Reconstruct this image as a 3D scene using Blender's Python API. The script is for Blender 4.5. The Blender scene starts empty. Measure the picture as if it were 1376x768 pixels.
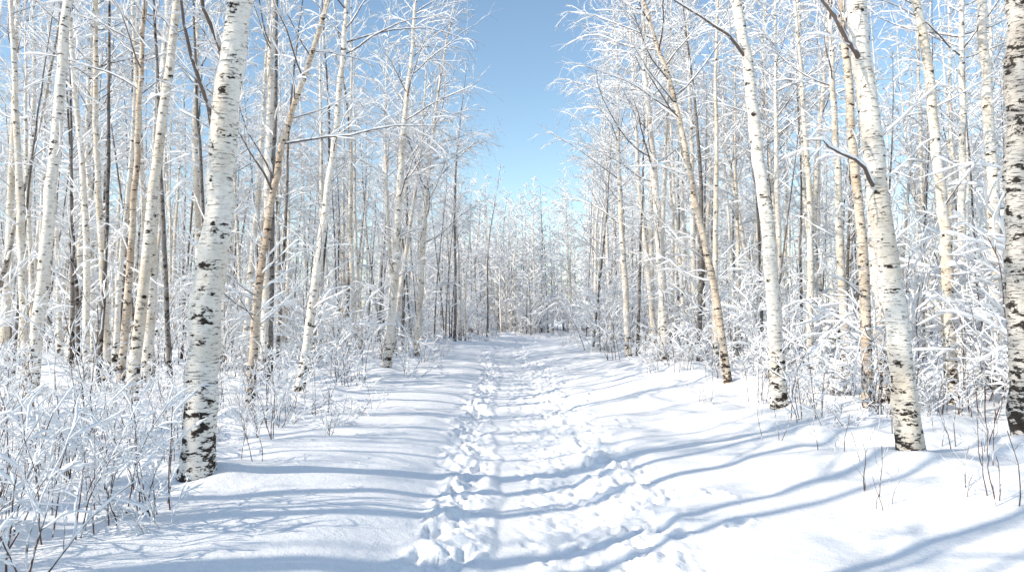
import bpy, math, numpy as np
from mathutils import Vector
scene = bpy.context.scene
col = scene.collection
scene.view_settings.view_transform = 'Standard'; scene.view_settings.look = 'None'
scene.view_settings.exposure = 0; scene.view_settings.gamma = 1

# ------------------------------------------------------------------ materials
def new_mat(name):
    m = bpy.data.materials.new(name); m.use_nodes = True
    nt = m.node_tree
    for n in list(nt.nodes): nt.nodes.remove(n)
    out = nt.nodes.new('ShaderNodeOutputMaterial')
    b = nt.nodes.new('ShaderNodeBsdfPrincipled')
    nt.links.new(b.outputs[0], out.inputs[0])
    return m, nt, b
def mapr(nt, src, a, b, c=0.0, d=1.0):
    n = nt.nodes.new('ShaderNodeMapRange'); n.clamp = True
    n.inputs[1].default_value = a; n.inputs[2].default_value = b
    n.inputs[3].default_value = c; n.inputs[4].default_value = d
    nt.links.new(src, n.inputs[0]); return n.outputs[0]
def mix(nt, f, a, b):
    n = nt.nodes.new('ShaderNodeMix'); n.data_type = 'RGBA'
    if hasattr(f, 'links'): nt.links.new(f, n.inputs[0])
    else: n.inputs[0].default_value = f
    for s, i in ((a, 6), (b, 7)):
        if hasattr(s, 'links'): nt.links.new(s, n.inputs[i])
        else: n.inputs[i].default_value = (*s, 1)
    return n.outputs[2]
def math_n(nt, op, a, b=None):
    n = nt.nodes.new('ShaderNodeMath'); n.operation = op
    for s, i in ((a, 0), (b, 1)):
        if s is None: continue
        if hasattr(s, 'links'): nt.links.new(s, n.inputs[i])
        else: n.inputs[i].default_value = s
    return n.outputs[0]
def noise_n(nt, vec, scale=(1, 1, 1), s=1.0, detail=3, rough=0.55):
    mp = nt.nodes.new('ShaderNodeMapping'); mp.inputs['Scale'].default_value = scale
    nt.links.new(vec, mp.inputs[0])
    n = nt.nodes.new('ShaderNodeTexNoise'); n.inputs['Scale'].default_value = s
    n.inputs['Detail'].default_value = detail; n.inputs['Roughness'].default_value = rough
    nt.links.new(mp.outputs[0], n.inputs['Vector']); return n.outputs['Fac']
def obj_coord(nt):
    tc = nt.nodes.new('ShaderNodeTexCoord'); oi = nt.nodes.new('ShaderNodeObjectInfo')
    m = math_n(nt, 'MULTIPLY', oi.outputs['Random'], 57.0)
    a = nt.nodes.new('ShaderNodeVectorMath'); a.operation = 'ADD'
    nt.links.new(tc.outputs['Object'], a.inputs[0]); nt.links.new(m, a.inputs[1])
    return tc.outputs['Object'], a.outputs[0], oi.outputs['Random']

def bark_mat(name, light, tan, dark, patch_lo=0.60, lent_lo=0.60, base_dark=0.12):
    m, nt, b = new_mat(name)
    raw, vec, rnd = obj_coord(nt)
    sx = nt.nodes.new('ShaderNodeSeparateXYZ'); nt.links.new(raw, sx.inputs[0])
    basef = mapr(nt, sx.outputs[2], 0.0, 1.1, base_dark, 0.0)
    tone = noise_n(nt, vec, (3, 3, 1.6), 1.0, 3)
    # every tree has its own share of cream / tan bark
    shift = math_n(nt, 'ADD', tone, mapr(nt, rnd, 0, 1, -0.12, 0.10))
    c = mix(nt, mapr(nt, shift, 0.42, 0.70), light, tan)
    fine = noise_n(nt, vec, (12, 12, 26), 1.0, 4, .7)
    c = mix(nt, mapr(nt, fine, 0.48, 0.80, 0, .5), c, tuple(x * .42 for x in tan))
    lent = noise_n(nt, vec, (9, 9, 80), 1.0, 3, 0.65)
    lf = mapr(nt, lent, lent_lo, lent_lo + 0.05)
    c = mix(nt, math_n(nt, 'MULTIPLY', lf, 0.85), c, tuple(0.55 * x + 0.06 for x in dark))
    pt = noise_n(nt, vec, (6, 6, 13), 1.0, 5, 0.7)
    pf = mapr(nt, math_n(nt, 'ADD', pt, basef), patch_lo, patch_lo + 0.03)
    c = mix(nt, pf, c, dark)
    nt.links.new(c, b.inputs['Base Color']); b.inputs['Roughness'].default_value = 0.8
    b.inputs['Specular IOR Level'].default_value = 0.2
    h = math_n(nt, 'ADD', math_n(nt, 'MULTIPLY', lf, -0.5), math_n(nt, 'MULTIPLY', pf, -1.0))
    h2 = math_n(nt, 'ADD', h, fine)
    bp = nt.nodes.new('ShaderNodeBump'); bp.inputs['Strength'].default_value = 0.8
    bp.inputs['Distance'].default_value = 0.016
    nt.links.new(h2, bp.inputs['Height']); nt.links.new(bp.outputs[0], b.inputs['Normal'])
    return m
BARK = bark_mat('birch_bark', (0.86, 0.80, 0.72), (0.70, 0.60, 0.48), (0.04, 0.03, 0.025), 0.596, 0.600)
BARK_WARM = bark_mat('birch_bark_peeling', (0.72, 0.61, 0.49), (0.48, 0.34, 0.23), (0.05, 0.035, 0.03), 0.58, 0.585)
BARK_GREY = bark_mat('aspen_bark', (0.26, 0.23, 0.21), (0.13, 0.11, 0.095), (0.03, 0.026, 0.024), 0.56, 0.57)
BARK_PALE = bark_mat('old_birch_bark', (0.60, 0.56, 0.51), (0.33, 0.29, 0.25), (0.035, 0.03, 0.026), 0.555, 0.565)

def branch_mat(name, wood, lo, hi, frost):
    m, nt, b = new_mat(name)
    raw, vec, rnd = obj_coord(nt)
    g = nt.nodes.new('ShaderNodeNewGeometry')
    sx = nt.nodes.new('ShaderNodeSeparateXYZ'); nt.links.new(g.outputs['Normal'], sx.inputs[0])
    n = noise_n(nt, vec, (9, 9, 9), 1.0, 2)
    z = math_n(nt, 'ADD', sx.outputs[2], math_n(nt, 'MULTIPLY', math_n(nt, 'SUBTRACT', n, 0.5), 2.2))
    f = mapr(nt, z, lo, hi, frost, 1.0)
    c = mix(nt, f, wood, (0.90, 0.90, 0.905))
    nt.links.new(c, b.inputs['Base Color']); b.inputs['Roughness'].default_value = 0.85
    b.inputs['Specular IOR Level'].default_value = 0.15
    return m
LIMB = branch_mat('limb_bark', (0.12, 0.085, 0.068), 0.10, 0.35, 0.03)
TWIG = branch_mat('frosted_twig', (0.12, 0.085, 0.07), -0.4, 0.1, 0.22)
STEM = branch_mat('shrub_stem', (0.10, 0.055, 0.04), 0.1, 0.45, 0.02)
NEEDLE = branch_mat('spruce_needles', (0.035, 0.06, 0.04), 0.25, 0.55, 0.03)

def snow_mat(name, ground=False):
    m, nt, b = new_mat(name)
    tc = nt.nodes.new('ShaderNodeTexCoord'); vec = tc.outputs['Object']
    n1 = noise_n(nt, vec, (1, 1, 1), 1.3, 3)
    c = mix(nt, mapr(nt, n1, 0.35, 0.65), (0.87, 0.875, 0.885), (0.90, 0.90, 0.905))
    nt.links.new(c, b.inputs['Base Color']); b.inputs['Roughness'].default_value = 0.65
    b.inputs['Specular IOR Level'].default_value = 0.25
    if ground:
        a = noise_n(nt, vec, (1, 1, 1), 9.0, 5, 0.6); d = noise_n(nt, vec, (1, 1, 1), 70.0, 3, 0.6)
        h = math_n(nt, 'ADD', a, math_n(nt, 'MULTIPLY', d, 0.28))
        bp = nt.nodes.new('ShaderNodeBump'); bp.inputs['Strength'].default_value = 0.65
        bp.inputs['Distance'].default_value = 0.03
        nt.links.new(h, bp.inputs['Height']); nt.links.new(bp.outputs[0], b.inputs['Normal'])
    return m
SNOW = snow_mat('snow_on_branches'); GSNOW = snow_mat('snow_cover', True)

# ------------------------------------------------------------------ mesh helpers
class Geo:
    def __init__(s): s.v = []; s.f = []; s.m = []; s.n = 0
    def add(s, v, f, mi):
        s.v.append(v); s.f.append(f + s.n); s.m.append(np.full(len(f), mi, np.int32)); s.n += len(v)
    def mesh(s, name, mats):
        v = np.concatenate(s.v).astype(np.float32); f = np.concatenate(s.f).astype(np.int32); mi = np.concatenate(s.m)
        me = bpy.data.meshes.new(name)
        me.vertices.add(len(v)); me.vertices.foreach_set('co', v.ravel())
        me.loops.add(f.size); me.loops.foreach_set('vertex_index', f.ravel())
        me.polygons.add(len(f))
        me.polygons.foreach_set('loop_start', np.arange(0, f.size, 4, dtype=np.int32))
        me.polygons.foreach_set('loop_total', np.full(len(f), 4, np.int32))
        me.polygons.foreach_set('material_index', mi)
        me.polygons.foreach_set('use_smooth', np.ones(len(f), bool))
        for m in mats: me.materials.append(m)
        me.update(); me.validate(); return me

def tubes(geo, P, R, sides, mi, jitter=None):
    N, K, _ = P.shape
    T = np.gradient(P, axis=1); T /= np.linalg.norm(T, axis=2, keepdims=True) + 1e-9
    mt = T.mean(axis=1); ref = np.where(np.abs(mt[:, 2:3]) > 0.8, np.array([[1., 0, 0]]), np.array([[0, 0, 1.]]))[:, None, :]
    U = np.cross(T, ref); U /= np.linalg.norm(U, axis=2, keepdims=True) + 1e-9
    W = np.cross(T, U)
    a = np.arange(sides) * 2 * np.pi / sides
    rr = R[:, :, None, None]
    if jitter is not None: rr = rr * jitter[..., None]
    V = P[:, :, None, :] + rr * (np.cos(a)[None, None, :, None] * U[:, :, None, :] + np.sin(a)[None, None, :, None] * W[:, :, None, :])
    base = (np.arange(N) * K * sides)[:, None, None]
    k = np.arange(K - 1)[None, :, None] * sides; s = np.arange(sides)[None, None, :]; s2 = (s + 1) % sides
    F = np.stack([base + k + s, base + k + s2, base + k + sides + s2, base + k + sides + s], axis=-1).reshape(-1, 4)
    geo.add(V.reshape(-1, 3), F, mi)

def grow(rng, PP, PR, idx, t, length, angle, K, bend, wig, rk, rmin, tipf=0.25, az=None):
    N = len(idx); Kp = PP.shape[1]
    s = t * (Kp - 1); i = np.minimum(s.astype(int), Kp - 2); fr = (s - i)[:, None]
    p = PP[idx, i] * (1 - fr) + PP[idx, i + 1] * fr
    tan = PP[idx, i + 1] - PP[idx, i]; tan /= np.linalg.norm(tan, axis=1, keepdims=True) + 1e-9
    pr = PR[idx, i] * (1 - fr[:, 0]) + PR[idx, i + 1] * fr[:, 0]
    rv = rng.normal(size=(N, 3))
    if az is not None: rv = np.stack([np.cos(az), np.sin(az), np.zeros(N)], 1)
    rv -= (rv * tan).sum(1, keepdims=True) * tan; rv /= np.linalg.norm(rv, axis=1, keepdims=True) + 1e-9
    d = np.cos(angle)[:, None] * tan + np.sin(angle)[:, None] * rv
    out = np.zeros((N, K, 3)); out[:, 0] = p
    step = (length / (K - 1))[:, None]
    for k in range(1, K):
        out[:, k] = out[:, k - 1] + d * step
        d = d + rng.normal(size=(N, 3)) * wig
        d[:, 2] += bend(k / (K - 1))
        d /= np.linalg.norm(d, axis=1, keepdims=True)
    r0 = np.maximum(np.minimum(pr * 0.6, length * rk), rmin)
    R = r0[:, None] * np.linspace(1, tipf, K)[None, :]
    return out, np.maximum(R, rmin * 0.6)

def snow_on(rng, geo, P, R, rmin, k, sides, mi, pw=1.2):
    T = np.gradient(P, axis=1); T /= np.linalg.norm(T, axis=2, keepdims=True) + 1e-9
    hz = np.sqrt(np.clip(1 - T[..., 2] ** 2, 0, 1)) ** pw
    n = rng.uniform(0.4, 1.55, size=R.shape)
    S = (np.maximum(R * k, rmin)) * hz * n
    S[:, -1] *= 0.4; S[:, 0] *= 0.5
    Q = P.copy(); Q[..., 2] += R * 0.55 + S * 0.5
    tubes(geo, Q, S, sides, mi)

def smooth_path(pts, n):
    pts = np.array(pts, float); u = np.linspace(0, 1, len(pts)); q = np.linspace(0, 1, n)
    out = np.stack([np.interp(q, u, pts[:, i]) for i in range(3)], 1)
    for _ in range(max(1, n // len(pts))):
        out[1:-1] = out[:-2] * .25 + out[1:-1] * .5 + out[2:] * .25
    return out

def build_tree(name, ctrl, r0, H, bark, seed, cs=0.4, nb=42, L=2.4, n2=6, n3=4, sides=10, extra=None, K0=26, low=4, tw=1.0, sn=1.0):
    rng = np.random.default_rng(seed)
    c = np.array(ctrl, float)
    if c[-1, 2] < H - 0.5:
        d = (c[-1] - c[-2]) / np.linalg.norm(c[-1] - c[-2]); p = c[-1]; more = []
        n = max(3, int((H - p[2]) / 1.6)); st = (H - p[2]) / n
        for i in range(n):
            d = d + np.array([rng.normal() * .04, rng.normal() * .04, .12]); d /= np.linalg.norm(d)
            p = p + d * st; more.append(p)
        c = np.vstack([c, more])
    zz = np.linspace(c[0, 2], c[-1, 2], K0 * 2)
    tr = np.stack([np.interp(zz, c[:, 2], c[:, 0]), np.interp(zz, c[:, 2], c[:, 1]), zz], 1)
    for _ in range(8): tr[1:-1] = tr[:-2] * .25 + tr[1:-1] * .5 + tr[2:] * .25
    wob = np.cumsum(rng.normal(size=(len(tr) - 2, 2)) * 0.012, axis=0) * np.sin(np.linspace(0, np.pi, len(tr) - 2))[:, None]
    tr[1:-1, :2] += rng.normal(size=(len(tr) - 2, 2)) * r0 * 0.07 + wob
    R = r0 * (1 - 0.93 * np.clip(tr[:, 2] / H, 0, 1)) ** 0.9 * (1 + 0.28 * np.exp(-np.maximum(tr[:, 2], 0) / 0.18)) * (1 + rng.normal(size=len(tr)) * 0.025)
    g = Geo(); TP, TR = tr[None], R[None]
    j = 1 + rng.normal(size=(1, len(tr), sides)) * 0.035
    tubes(g, TP, TR, sides, 0, j)
    hs = rng.uniform(cs, 0.985, nb) ** 0.9
    lo = rng.uniform(min(0.12, cs * .7), cs, low); hs = np.clip(np.concatenate([hs, lo]), 0, 0.99)
    rel = np.clip((hs - cs) / (1 - cs), 0, 1)
    ln = L * (np.where(rel > 0, (1 - rel) ** 0.7, 0.5) * rng.uniform(0.5, 1.1, len(hs))) + 0.25
    ang = np.radians(rng.uniform(38, 72, len(hs)))
    P1, R1 = grow(rng, TP, TR, np.zeros(len(hs), int), hs, ln, ang, 8, lambda u: 0.10 - 0.26 * u, 0.12, 0.0078, 0.0045)
    if extra:
        for e in extra:
            # root the limb on the trunk axis so that it grows out of the bark
            z0 = e[0][0][2]; root = (float(np.interp(z0, tr[:, 2], tr[:, 0])), float(np.interp(z0, tr[:, 2], tr[:, 1])), z0)
            pp = smooth_path([root] + list(e[0][1:]), 8); pp[1:-1] += rng.normal(size=(6, 3)) * 0.018
            rr = np.linspace(e[1], e[1] * 0.22, 8)[None]
            P1 = np.concatenate([P1, pp[None]]); R1 = np.concatenate([R1, rr])
    hi = sides > 8
    tubes(g, P1, R1, 6 if hi else 3, 1); snow_on(rng, g, P1, R1, 0.015 * tw * sn, 1.05, 6 if hi else 4, 3, 0.8)
    len1 = np.linalg.norm(np.diff(P1, axis=1), axis=2).sum(1)
    cnt = np.maximum(2, (n2 * len1 / 1.5).astype(int)); idx = np.repeat(np.arange(len(P1)), cnt)
    t = rng.uniform(0.18, 1.0, len(idx))
    l2 = np.clip(len1[idx] * rng.uniform(0.2, 0.48, len(idx)), 0.15, 1.2) * (1.15 - 0.5 * t)
    P2, R2 = grow(rng, P1, R1, idx, t, l2, np.radians(rng.uniform(25, 62, len(idx))), 5, lambda u: 0.02 - 0.25 * u, 0.13, 0.008, 0.003 * tw)
    tubes(g, P2, R2, 4 if hi else 3, 2); snow_on(rng, g, P2, R2, 0.0112 * tw * sn, 1.15, 4 if hi else 3, 3, 0.9)
    if n3:
        idx = np.repeat(np.arange(len(P2)), n3); t = rng.uniform(0.15, 1.0, len(idx))
        l3 = np.clip(l2[idx] * rng.uniform(0.3, 0.7, len(idx)), 0.08, 0.5)
        P3, R3 = grow(rng, P2, R2, idx, t, l3, np.radians(rng.uniform(20, 60, len(idx))), 3, lambda u: -0.2, 0.14, 0.006, 0.005 * tw)
        tubes(g, P3, R3, 3, 2)
    return g.mesh(name, [bark, LIMB, TWIG, SNOW])

def build_shrub(name, seed, H=1.0, stems=8, n2=5, n3=3, r=0.008, snow=0.012, lean=0.5, droop=0.12, foot=0.12):
    rng = np.random.default_rng(seed); g = Geo()
    base = np.zeros((stems, 2, 3)); base[:, 0, :2] = rng.normal(size=(stems, 2)) * foot
    base[:, 0, 2] = -0.08; base[:, 1] = base[:, 0] + [0, 0, 0.2]
    az = rng.uniform(0, 6.28, stems)
    ln = H * rng.uniform(0.5, 1.25, stems)
    P0, R0 = grow(rng, base, np.full((stems, 2), r * 2), np.arange(stems), np.zeros(stems), ln,
                  rng.uniform(0.05, lean, stems), 9, lambda u: 0.05 - droop * u, 0.09, 0.012, r, az=az)
    tubes(g, P0, R0, 5, 0); snow_on(rng, g, P0, R0, snow, 1.0, 5, 1)
    idx = np.repeat(np.arange(stems), n2); t = rng.uniform(0.25, 1, len(idx)); l2 = ln[idx] * rng.uniform(0.2, 0.5, len(idx))
    P1, R1 = grow(rng, P0, R0, idx, t, l2, np.radians(rng.uniform(25, 65, len(idx))), 6, lambda u: 0.04 - droop * u, 0.14, 0.01, r * .5)
    tubes(g, P1, R1, 4, 0); snow_on(rng, g, P1, R1, snow * .85, 1.1, 5, 1, 0.9)
    if n3:
        idx = np.repeat(np.arange(len(P1)), n3); t = rng.uniform(0.2, 1, len(idx)); l3 = l2[idx] * rng.uniform(0.25, 0.6, len(idx))
        P2, R2 = grow(rng, P1, R1, idx, t, l3, np.radians(rng.uniform(25, 65, len(idx))), 4, lambda u: 0.02, 0.14, 0.01, r * .35)
        tubes(g, P2, R2, 3, 0); snow_on(rng, g, P2, R2, snow * .6, 1.1, 4, 1, 0.9)
    return g.mesh(name, [STEM, SNOW])

def build_spruce(name, seed, H=3.0):
    rng = np.random.default_rng(seed); g = Geo()
    z = np.linspace(-0.1, H, 14); tr = np.stack([np.zeros(14), np.zeros(14), z], 1)[None]; R = (0.035 * H / 3 * (1.02 - np.clip(z, 0, H) / H))[None]
    tubes(g, tr, R, 7, 0)
    nb = int(34 * H); hs = rng.uniform(0.08, 0.98, nb)
    ln = 0.36 * H * (1 - hs) ** 0.8 * rng.uniform(0.7, 1.15, nb) + 0.08
    P1, R1 = grow(rng, tr, R, np.zeros(nb, int), hs, ln, np.radians(rng.uniform(75, 100, nb)), 8, lambda u: -0.10 + 0.10 * u, 0.05, 0.01, 0.005)
    tubes(g, P1, R1, 5, 0); snow_on(rng, g, P1, R1, 0.045, 1.0, 7, 2)
    idx = np.repeat(np.arange(nb), 12); t = rng.uniform(0.15, 1, len(idx)); l2 = ln[idx] * rng.uniform(0.15, 0.4, len(idx)) * (1.2 - t * .8)
    P2, R2 = grow(rng, P1, R1, idx, t, l2, np.radians(rng.uniform(40, 70, len(idx))), 5, lambda u: -0.08, 0.06, 0.01, 0.004)
    tubes(g, P2, R2, 4, 1); m = rng.uniform(size=len(P2)) < 0.6; snow_on(rng, g, P2[m], R2[m], 0.022, 1.0, 5, 2)
    idx = np.repeat(np.arange(len(P2)), 14); t = rng.uniform(0.0, 1, len(idx)); l3 = rng.uniform(0.03, 0.06, len(idx))
    P3, R3 = grow(rng, P2, R2, idx, t, l3, np.radians(rng.uniform(35, 70, len(idx))), 2, lambda u: 0, 0.0, 0.02, 0.0024)
    tubes(g, P3, R3, 3, 1)
    return g.mesh(name, [LIMB, NEEDLE, SNOW])

# ------------------------------------------------------------------ terrain
_rng = np.random.default_rng(5); TAB = _rng.uniform(-1, 1, (256, 256))
def vn(x, y, s, o=0):
    x = np.asarray(x, float) / s + 31.7 * o + 500; y = np.asarray(y, float) / s + 17.3 * o + 500
    xi = np.floor(x).astype(int); yi = np.floor(y).astype(int); fx = x - xi; fy = y - yi
    fx = fx * fx * fx * (fx * (fx * 6 - 15) + 10); fy = fy * fy * fy * (fy * (fy * 6 - 15) + 10)
    a = TAB[xi % 256, yi % 256]; b = TAB[(xi + 1) % 256, yi % 256]; c = TAB[xi % 256, (yi + 1) % 256]; d = TAB[(xi + 1) % 256, (yi + 1) % 256]
    return (a * (1 - fx) + b * fx) * (1 - fy) + (c * (1 - fx) + d * fx) * fy
def ss(a, b, x): t = np.clip((x - a) / (b - a), 0, 1); return t * t * (3 - 2 * t)
def pathx(y): return 0.12 * np.sin(np.asarray(y) / 3.1) * ss(4, 9, y) - 0.5 * ss(12, 34, y) + 7.0 * ss(38, 85, y)
def ground(x, y):
    x = np.asarray(x, float); y = np.asarray(y, float); u = x - pathx(y)
    off = ss(0.9, 2.4, np.abs(u - 0.15)); forest = ss(2.6, 4.2, np.abs(u - 0.3))
    z = off * (0.06 * vn(x, y, 2.6, 1) + 0.055 * vn(x * .7, y * 0.9, 1.1, 2) + 0.022 * vn(x, y, .45, 3))
    z += forest * (0.12 * vn(x, y, 0.75, 4) + 0.07 * vn(x, y, 0.33, 5) + 0.10 * vn(x, y, 3.2, 7))
    z += 0.28 * ss(1.2, 4.5, u) + 0.10 * ss(1.2, 4.0, -u)
    edge = 0.10 * vn(np.sign(u) * 9 + x * 0, y, 0.7, 6)
    z += -0.15 * (1 - ss(0.55, 1.6, np.abs(u - 0.12) + edge))
    z += 1.0 * ss(60, 200, y) + 5 * ss(150, 420, np.hypot(x, y))
    return z
def axis(fine0, fine1, step, g, lo, hi):
    mid = list(np.arange(fine0, fine1, step)); out = mid[:]
    s = step; v = out[-1]
    while v < hi: s *= g; v += s; out.append(v)
    s = step; v = mid[0]; pre = []
    while v > lo: s *= (g if lo < -100 else 1.12); v -= s; pre.append(v)
    return np.array(pre[::-1] + out)
xs = axis(-1.9, 2.3, 0.022, 1.028, -600, 600)
ys = axis(3.2, 10.0, 0.024, 1.012, -90, 650)
X, Y = np.meshgrid(xs, ys); Z = ground(X, Y)
U = X - pathx(Y)
W1 = U + 0.07 * vn(X, Y, .5, 21)
tro = ss(-0.25, -0.15, W1) * (1 - ss(0.6, 0.95, W1))
Z += tro * (-0.03 + ss(0.02, .15, W1) * (0.012 * vn(X, Y, 0.16, 8) + 0.013 * vn(X, Y, 0.075, 9) + 0.018 * vn(X, Y, .4, 12)))
cr = ss(0.6, 0.9, W1) * (1 - ss(1.1, 1.6, W1)) + ss(-1.0, -0.75, W1) * (1 - ss(-0.36, -0.2, W1))
Z += cr * (0.040 * vn(X, Y, 0.2, 10) + 0.028 * np.abs(vn(X, Y, 0.085, 11)) + 0.05 * vn(X, Y, .5, 13) + 0.008 * vn(X, Y, .05, 14))
rg = np.random.default_rng(11)
def stamp(cx, cy, ang, w, l, dep, rim=0.3):
    cx = cx + float(pathx(cy)); R = l * 1.6
    i0, i1 = np.searchsorted(ys, [cy - R, cy + R]); j0, j1 = np.searchsorted(xs, [cx - R, cx + R])
    if i1 - i0 < 2 or j1 - j0 < 2: return
    dx = X[i0:i1, j0:j1] - cx; dy = Y[i0:i1, j0:j1] - cy
    a = dx * math.cos(ang) + dy * math.sin(ang); b = -dx * math.sin(ang) + dy * math.cos(ang)
    q = np.sqrt((a / w) ** 2 + (b / l) ** 2) + 0.45 * vn(X[i0:i1, j0:j1], Y[i0:i1, j0:j1], .06, 15)
    Z[i0:i1, j0:j1] += -dep * (1 - ss(0.3, 1.2, q)) + dep * rim * np.exp(-((q - 1.35) / 0.3) ** 2)
y = 2.0
while y < 48:
    for _ in range(2):
        stamp(rg.normal() * 0.11 - .55, y + rg.uniform(-.2, .2), rg.normal() * 0.4, rg.uniform(.045, .07), rg.uniform(.09, .16), rg.uniform(.02, .055))
    for _ in range(4):
        stamp(rg.uniform(0.05, 0.85), y + rg.uniform(-.2, .2), rg.normal() * 0.5, rg.uniform(.035, .055), rg.uniform(.06, .13), rg.uniform(0.006, 0.02), 0.4)
    for _ in range(2):
        stamp(rg.normal() * 0.15 + 1.02, y + rg.uniform(-.2, .2), rg.normal() * .5, rg.uniform(.045, .07), rg.uniform(.08, .15), rg.uniform(0.02, 0.055))
    if rg.uniform() < 0.10: stamp(rg.uniform(1.4, 1.9), y, rg.normal() * .4, 0.07, 0.14, rg.uniform(0.04, 0.07))
    y += 0.25

# ------------------------------------------------------------------ hero trees
HERO = [
 dict(x=-2.92, y=6.95, r=0.150, H=15, b=BARK, c=[(0,0),(1.1,.05),(2.26,.15),(3.2,.22),(3.9,.30),(4.6,.37)], s=1, sides=22, low=0,
      ex=[([(.30,0,3.75),(.18,-.05,4.05),(.02,-.1,4.5),(-.1,-.15,5.2)],.032),([(.22,0,3.2),(.06,-.1,3.5),(-.08,-.2,4.1),(-.2,-.3,4.9)],.030),
          ([(.33,.05,4.1),(.2,.2,4.5),(.1,.3,5.2)],.03)]),
 dict(x=-8.36, y=13.0, r=0.115, H=16, b=BARK, c=[(0,0),(3,.22),(7.1,.46)], s=2, sides=14, low=3),
 dict(x=-4.0, y=11.4, r=0.070, H=11, b=BARK_WARM, c=[(0,0),(1.9,.12),(3.9,.38),(5.3,.83),(6.4,1.15)], s=3, sides=12, low=12, cs=.28, L=2.3, n2=8),
 dict(x=-4.15, y=14.5, r=0.095, H=13, b=BARK, c=[(0,0),(2.7,.4),(4.9,.7),(7,.9)], s=4, sides=12, low=8, L=2.4),
 dict(x=-3.85, y=22.9, r=0.150, H=15, b=BARK, c=[(0,0),(5.6,.46),(10,.8)], s=5, sides=12, low=9, cs=.28, L=3.6, n2=8),
 dict(x=-8.2, y=16.8, r=0.125, H=16, b=BARK, c=[(0,0),(8.7,.25)], s=6, sides=12, low=3),
 dict(x=-9.3, y=17.2, r=0.095, H=14, b=BARK, c=[(0,0),(8.7,-.35)], s=7, sides=12, low=3),
 dict(x=-7.6, y=14.5, r=0.080, H=13, b=BARK_WARM, c=[(0,0),(7.7,.4)], s=8, sides=10, low=4),
 dict(x=-14.3, y=21, r=0.135, H=16, b=BARK, c=[(0,0),(9,.2)], s=9, sides=10, low=3),
 dict(x=-15.0, y=22.8, r=0.12, H=15, b=BARK, c=[(0,0),(9,.3)], s=10, sides=10, low=3),
 dict(x=-5.9, y=17.8, r=0.135, H=16, b=BARK, c=[(0,0),(9,.12)], s=11, sides=12, low=5),
 dict(x=-6.5, y=15.4, r=0.095, H=14, b=BARK_WARM, c=[(0,0),(4,.25),(8,.6)], s=12, sides=10, low=4),
 dict(x=-3.6, y=28, r=0.12, H=15, b=BARK, c=[(0,0),(6,.3)], s=13, sides=10, low=8, cs=.26, L=3.4, n2=8),
 dict(x=3.87, y=7.27, r=0.118, H=15, b=BARK, c=[(0,0),(1.2,-.11),(2.5,-.26),(3.8,-.37),(4.7,-.42)], s=21, sides=22, low=0,
      ex=[([(-.36,0,3.85),(-.52,-.05,4.1),(-.75,-.1,4.42),(-1.1,-.1,4.7),(-1.6,-.1,5.0)],.030),([(-.28,-.03,2.62),(-.45,-.15,2.80),(-.66,-.25,2.90),(-.9,-.3,3.04),(-1.12,-.34,3.05)],.024),
          ([(-.34,.02,4.1),(-.5,.2,4.3),(-.6,.3,4.9)],.020)]),
 dict(x=3.89, y=10.9, r=0.112, H=15, b=BARK, c=[(0,0),(1.33,-.05),(3.18,-.22),(4.9,-.44),(6.2,-.6)], s=22, sides=16, low=1,
      ex=[([(-.42,0,5.2),(-.7,-.1,5.5),(-1.0,-.15,5.75),(-1.4,-.2,5.95),(-1.9,-.3,6.1)],.030)]),
 dict(x=4.03, y=13.9, r=0.078, H=11, b=BARK_WARM, c=[(0,0),(1.95,-.25),(4.3,-.74),(5.8,-1.08),(7.2,-1.5)], s=23, sides=12, low=4),
 dict(x=4.6, y=22.2, r=0.145, H=15, b=BARK, c=[(0,0),(4.4,-.23),(8.8,-.56)], s=24, sides=12, low=8, cs=.3, L=3.4, n2=8),
 dict(x=5.34, y=11.2, r=0.085, H=13, b=BARK_WARM, c=[(0,0),(3,-.08),(5.5,-.28)], s=25, sides=12, low=3),
 dict(x=5.35, y=7.8, r=0.150, H=15, b=BARK_PALE, c=[(0,0),(5,-.03)], s=26, sides=20, low=0),
 dict(x=9.3, y=22.8, r=0.165, H=16, b=BARK, c=[(0,0),(10,-.4)], s=27, sides=12, low=4),
 dict(x=7.0, y=11.9, r=0.105, H=14, b=BARK, c=[(0,0),(3.1,-.13),(6.6,-.5)], s=28, sides=12, low=3),
 dict(x=7.95, y=12.2, r=0.115, H=14, b=BARK, c=[(0,0),(6.6,-.12)], s=29, sides=12, low=3),
 dict(x=4.05, y=25.8, r=0.12, H=14, b=BARK, c=[(0,0),(7.5,-.4)], s=30, sides=10, low=8, cs=.28, L=3.4, n2=8),
 dict(x=6.1, y=25, r=0.11, H=15, b=BARK, c=[(0,0),(9,-.1)], s=31, sides=10, low=4),
 dict(x=7.4, y=16.5, r=0.10, H=14, b=BARK, c=[(0,0),(8,-.3)], s=32, sides=10, low=5),
 dict(x=9.0, y=15.0, r=0.09, H=14, b=BARK, c=[(0,0),(8,.2)], s=33, sides=10, low=5),
]
taken = []
def put(name, me, x, y, rz=0, sc=1, parent=None, tilt=(0, 0), dz=-0.05):
    o = bpy.data.objects.new(name, me); col.objects.link(o)
    o.location = (x, y, float(ground(x, y)) + dz); o.rotation_euler = (tilt[0], tilt[1], rz)
    o.scale = (sc, sc, sc) if not isinstance(sc, tuple) else sc
    if parent: o.parent = parent
    return o
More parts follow.
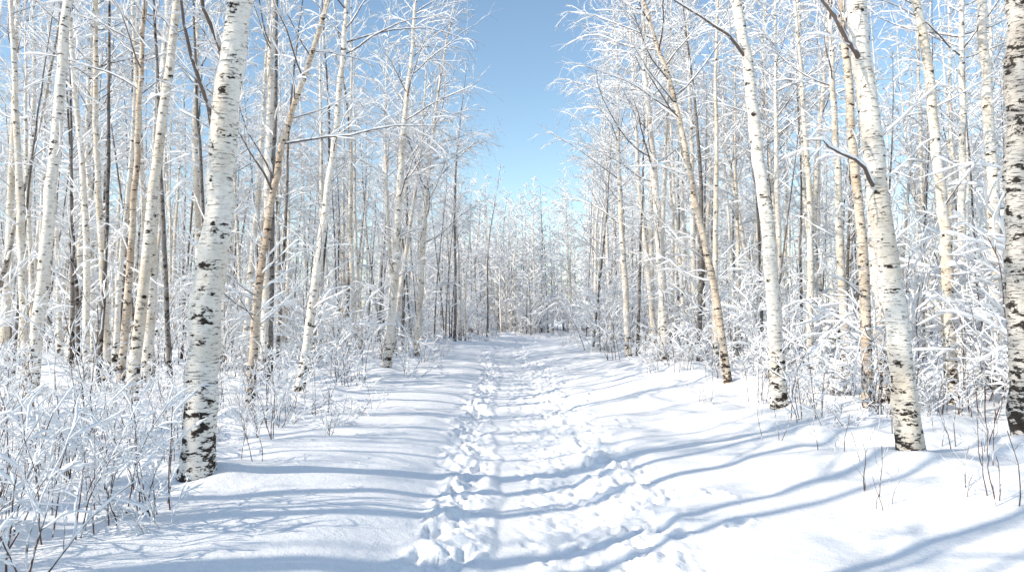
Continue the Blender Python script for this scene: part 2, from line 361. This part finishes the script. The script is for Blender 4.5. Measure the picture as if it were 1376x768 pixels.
for h in HERO:
    ctrl = [(dx, 0, z) for z, dx in h['c']]; ctrl[0] = (ctrl[0][0], 0, -0.1)
    lean = h['x'] < 0 and h['y'] < 19
    me = build_tree('birch_tree_mesh', ctrl, h['r'], h['H'], h['b'], h['s'], cs=h.get('cs', .42), L=h.get('L', 2.3), sides=h['sides'],
                    extra=h.get('ex'), low=h['low'], nb=28 if lean else 38, n2=h.get('n2', 5 if lean else 6), n3=3 if lean else 4, K0=34 if h['sides'] > 15 else 22, tw=1.05)
    put('birch_tree', me, h['x'], h['y']); taken.append((h['x'], h['y']))
    i0, i1 = np.searchsorted(ys, [h['y'] - 1, h['y'] + 1]); j0, j1 = np.searchsorted(xs, [h['x'] - 1, h['x'] + 1])
    q = np.hypot(X[i0:i1, j0:j1] - h['x'], Y[i0:i1, j0:j1] - h['y'])
    Z[i0:i1, j0:j1] += 0.07 * np.exp(-((q - .25) / 0.25) ** 2)

ny, nx = X.shape
G = Geo(); I = np.arange(ny * nx).reshape(ny, nx)
F = np.stack([I[:-1, :-1], I[:-1, 1:], I[1:, 1:], I[1:, :-1]], -1).reshape(-1, 4)
G.add(np.stack([X, Y, Z], -1).reshape(-1, 3), F, 0)
go = bpy.data.objects.new('snow_ground', G.mesh('snow_ground_mesh', [GSNOW])); col.objects.link(go)

# ------------------------------------------------------------------ forest variants
rng = np.random.default_rng(77)
def variant(i, H, r, bark, cs, L, nb, n2, n3, low, tw, sides=7, sn=1.0):
    c = [(0, 0, -0.1)]; d = rng.normal(size=2) * 0.03
    for z in (2, 4.5, 7):
        d = d + rng.normal(size=2) * 0.03; c.append((c[-1][0] + d[0] * 2.4, c[-1][1] + d[1] * 2.4, z))
    return build_tree('forest_birch_mesh', c, r, H, bark, 100 + i, cs=cs, nb=nb, L=L, n2=n2, n3=n3, sides=sides, K0=12, low=low, tw=tw, sn=sn)
FULL = [variant(0, 13, .10, BARK, .4, 2.4, 42, 5, 4, 3, 1.7), variant(1, 15, .12, BARK, .42, 2.5, 44, 5, 4, 3, 1.7),
        variant(2, 12, .08, BARK, .32, 2.3, 40, 5, 4, 5, 1.7), variant(3, 15, .09, BARK_GREY, .3, 2.4, 42, 5, 4, 5, 1.7),
        variant(4, 11, .055, BARK_GREY, .22, 2.1, 34, 5, 4, 5, 1.7), variant(5, 9, .05, BARK_GREY, .15, 2.0, 34, 5, 4, 4, 1.7)]
LEAN = [variant(10, 14, .11, BARK, .55, 1.8, 16, 4, 2, 3, 1.4), variant(11, 13, .075, BARK, .5, 1.6, 14, 4, 2, 5, 1.4),
        variant(12, 13, .06, BARK_GREY, .5, 1.5, 14, 4, 2, 6, 1.4), variant(13, 12, .045, BARK_GREY, .45, 1.4, 14, 4, 2, 7, 1.4),
        variant(14, 14, .085, BARK, .55, 1.6, 14, 4, 2, 4, 1.4), variant(15, 11, .04, BARK_GREY, .4, 1.4, 14, 4, 2, 7, 1.4),
        variant(16, 15, .12, BARK, .6, 1.8, 14, 4, 2, 2, 1.4), variant(17, 12, .065, BARK_PALE, .5, 1.5, 14, 4, 2, 5, 1.4)]
FAR = [variant(20, 13, .10, BARK, .25, 2.5, 34, 4, 2, 5, 3.0, 5), variant(21, 15, .11, BARK, .3, 2.6, 34, 4, 2, 5, 3.0, 5),
       variant(22, 12, .08, BARK_GREY, .2, 2.3, 32, 4, 2, 5, 3.0, 5), variant(23, 8, .05, BARK_GREY, .14, 2.2, 30, 4, 2, 5, 2.8, 5)]
mass = bpy.data.objects.new('distant_birch_trees', None); col.objects.link(mass)
def ok(x, y, dmin):
    for a, b in taken:
        if (a - x) ** 2 + (b - y) ** 2 < dmin * dmin: return False
    return True
def pick(l): return l[int(rng.integers(0, len(l)))]
cnt = 0; tries = 0
while cnt < 950 and tries < 30000:
    tries += 1
    y = 12 + 83 * rng.uniform() ** 0.8
    x = rng.uniform(-1, 1) * (0.74 * y + 2)
    u = x - float(pathx(y))
    half = 3.5 - 1.2 * ss(24, 60, y)
    if y < 82 and abs(u - 0.2) < half + 0.7 * rng.uniform(): continue
    if y < 22 and abs(u) < 5.0: continue
    if not ok(x, y, 0.75 if y < 50 else 0.55): continue
    taken.append((x, y)); near = y < 21
    if x < 0: full = rng.uniform() < (0.10 if y < 20 else 0.36 if y < 34 else 0.52)
    else: full = rng.uniform() < (0.3 if y < 22 else 0.5)
    me = (pick(FAR) if y > 55 else pick(FULL)) if full else pick(LEAN)
    put('birch_tree' if near else 'trunk_and_crown', me, x, y, rng.uniform(0, 6.28), float(rng.uniform(0.8, 1.2)), None if near else mass,
        (rng.normal() * .03, rng.normal() * .03)); cnt += 1
for i in range(150):
    y = rng.uniform(64, 104); x = rng.uniform(-14, 22); u = x - float(pathx(y))
    if abs(u) < 1.5 and y < 76: continue
    put('trunk_and_crown', pick(FAR), x, y, rng.uniform(0, 6.28), float(rng.uniform(0.9, 1.2)), mass)
for i in range(220):
    y = rng.uniform(104, 170); x = rng.uniform(-.8, .8) * y
    put('trunk_and_crown', pick(FAR), x, y, rng.uniform(0, 6.28), float(rng.uniform(1.0, 1.35)), mass)
n = 0
while n < 28:
    x = rng.uniform(-20, -4.5); y = rng.uniform(-9, 9)  # unseen birches left of and behind the camera, added to cast shadow stripes
    if x > -0.8 * y - 1.5 and y > 0: continue
    if not ok(x, y, 1.2): continue
    taken.append((x, y)); put('birch_tree', pick(LEAN), x, y, rng.uniform(0, 6.28), 1.0, None, (rng.normal() * .03, rng.normal() * .03)); n += 1
for x, y, v in ((-5.2, 1.2, 4), (-6.6, 1.9, 1), (-7.4, -0.3, 0), (-4.4, -1.6, 4), (-9.5, 0.6, 6), (-5.4, 3.0, 1), (-8.8, 3.4, 0), (-3.6, -3.4, 0), (-7.0, 4.0, 4), (-10.5, 4.6, 1), (-6.2, 0.3, 3), (-4.9, -0.4, 2)):  # further out-of-view birches, added by hand to throw shade over the foreground path
    put('birch_tree', LEAN[v], x, y, rng.uniform(0, 6.28), 1.0, None, (rng.normal() * .03, rng.normal() * .03))
for i in range(8):
    x = rng.uniform(6.5, 20); y = rng.uniform(-12, 5)
    if ok(x, y, 1.6): taken.append((x, y)); put('birch_tree', pick(LEAN), x, y, rng.uniform(0, 6.28), 1.0)

# ------------------------------------------------------------------ undergrowth
SH = [build_shrub('snowy_shrub_mesh', 200 + i, H=[.8, 1.0, .7, 1.2, .6][i], stems=[6, 7, 7, 6, 8][i], n2=4, n3=2, snow=.0145, r=.0075, lean=[.6, .8, .9, .5, 1.1][i]) for i in range(5)]
BIG = [build_shrub('snow_laden_shrub_mesh', 300 + i, H=2.6, stems=8, n2=7, n3=4, r=0.015, snow=0.036, lean=.65, droop=.2, foot=.2) for i in range(3)]
WEED = [build_shrub('dry_weed_mesh', 400 + i, H=.55, stems=3, n2=3, n3=0, r=0.0045, snow=0.003, lean=.35, droop=.02, foot=.08) for i in range(3)]
STICK = [build_shrub('bare_sapling_mesh', 450 + i, H=1.5, stems=3, n2=5, n3=1, r=0.007, snow=0.009, lean=.35, droop=.06, foot=.1) for i in range(3)]
def putm(lst, name, x, y, s, parent=None): return put(name, pick(lst), x, y, rng.uniform(0, 6.28), s, parent, dz=0)
for i in range(27):
    y = rng.uniform(4.2, 7.6); x = rng.uniform(-0.74 * y - .3, -2.25 - 0.05 * y)
    putm(SH, 'snowy_shrub', x, y, rng.uniform(.45, .9))
for i in range(36):
    y = rng.uniform(7.4, 13); x = rng.uniform(-0.72 * y, -2.3)
    putm(SH, 'snowy_shrub', x, y, rng.uniform(.45, .9))
for i in range(16):
    y = rng.uniform(8.8, 14); x = rng.uniform(4.4, .7 * y)
    putm(SH, 'snowy_shrub', x, y, rng.uniform(.45, .9))
for x, y, s in ((-4.0, 6.6, .8), (-3.4, 5.6, .6), (-2.6, 7.6, .55), (-4.9, 8.8, 1.1), (-3.6, 8.6, .9), (-5.9, 10.2, 1.2), (-3.4, 10.4, .9), (5.9, 9.3, 1.0), (5.0, 10.3, .8), (6.4, 10.8, 1.2), (-6.6, 9.4, 1.0), (-7.7, 12.2, 1.3)):
    putm(STICK, 'bare_sapling', x, y, s)
ug = bpy.data.objects.new('snowy_undergrowth', None); col.objects.link(ug)
for i in range(720):
    y = 9 + 75 * rng.uniform() ** 0.85; sd = -1 if rng.uniform() < 0.5 else 1
    e = 2.3 if sd < 0 else 3.4
    x = float(pathx(y)) + sd * (e * (1 - .3 * ss(25, 60, y)) + abs(rng.normal()) * (0.32 * y))
    if abs(x) > .8 * y + 2: continue
    putm(SH, 'twigs', x, y, rng.uniform(.5, 1.4 if y > 16 else .85), ug)
for x, y, s in ((6.9, 9.9, .8), (7.6, 10.6, 1.05), (6.6, 12.9, .8), (6.6, 9.0, .65), (8.2, 13, 1.0), (9.1, 12.4, 1.1), (8.4, 11.0, 1.15),
                (6.2, 11.9, .75), (-9.5, 13.8, .7), (5.6, 16.5, .7), (-5.3, 19, .9)):
    putm(BIG, 'snow_laden_shrub', x, y, s)
for i in range(80):
    y = rng.uniform(19, 75); sd = 1 if rng.uniform() < .5 else -1
    x = float(pathx(y)) + sd * (3.8 + abs(rng.normal()) * .3 * y); putm(BIG, 'bush', x, y, rng.uniform(.6, 1.1), ug)
for i in range(80):
    y = rng.uniform(66, 96); x = rng.uniform(-8, 14)
    if y < 76 and abs(x - float(pathx(y))) < 1.4: continue
    putm(BIG, 'bush', x, y, rng.uniform(.8, 1.6), ug)
for x, y, s in ((3.05, 6.2, 1), (3.6, 6.0, 1.1), (4.2, 6.7, 1), (4.5, 7.4, 1.2), (3.3, 7.9, 1), (2.9, 5.9, .6), (4.7, 8.3, 1), (3.0, 8.9, .9), (5.0, 9.2, 1.1), (3.7, 5.6, 1.1), (4.4, 8.9, 1.2)):
    putm(WEED, 'dry_weed', x, y, s)
SP = [build_spruce('spruce_mesh', 500, 3.2), build_spruce('spruce_mesh', 501, 1.6)]
for x, y, v, s in ((9.3, 13.6, 0, 1.15), (5.6, 13.2, 1, .8), (10.8, 16, 0, 1.2), (8.6, 17, 1, 1.3), (12.5, 19, 0, 1.3)):
    put('snowy_spruce', SP[v], x, y, rng.uniform(0, 6), s)

# ------------------------------------------------------------------ light, sky, camera
EL = math.radians(32); AZ = math.radians(245)
w = bpy.data.worlds.new('World'); scene.world = w; w.use_nodes = True
nt = w.node_tree; bg = nt.nodes['Background']
sky = nt.nodes.new('ShaderNodeTexSky'); sky.sky_type = 'NISHITA'; sky.sun_disc = False
sky.sun_elevation = EL; sky.sun_rotation = AZ; sky.air_density = 1.0; sky.dust_density = 0.3; sky.ozone_density = 1.0
mx = nt.nodes.new('ShaderNodeMix'); mx.data_type = 'RGBA'; mx.blend_type = 'MULTIPLY'; mx.inputs[0].default_value = 1.0
mx.clamp_result = False
mx.inputs[7].default_value = (1.38, 1.44, 1.38, 1)
nt.links.new(sky.outputs[0], mx.inputs[6]); nt.links.new(mx.outputs[2], bg.inputs[0]); bg.inputs[1].default_value = 0.15
sl = bpy.data.lights.new('sun', 'SUN'); sl.energy = 4.9; sl.angle = math.radians(0.5); sl.color = (1.0, 0.905, 0.77)
so = bpy.data.objects.new('sun', sl); col.objects.link(so)
sd = Vector((math.sin(AZ) * math.cos(EL), math.cos(AZ) * math.cos(EL), math.sin(EL)))
so.rotation_euler = sd.to_track_quat('Z', 'Y').to_euler(); so.location = sd * 50
cam = bpy.data.cameras.new('camera'); cam.lens = 26.2; cam.sensor_width = 36; cam.clip_end = 2000
co = bpy.data.objects.new('camera', cam); col.objects.link(co)
co.location = (0, 0, 1.6); co.rotation_euler = (math.radians(92.35), 0, 0); scene.camera = co
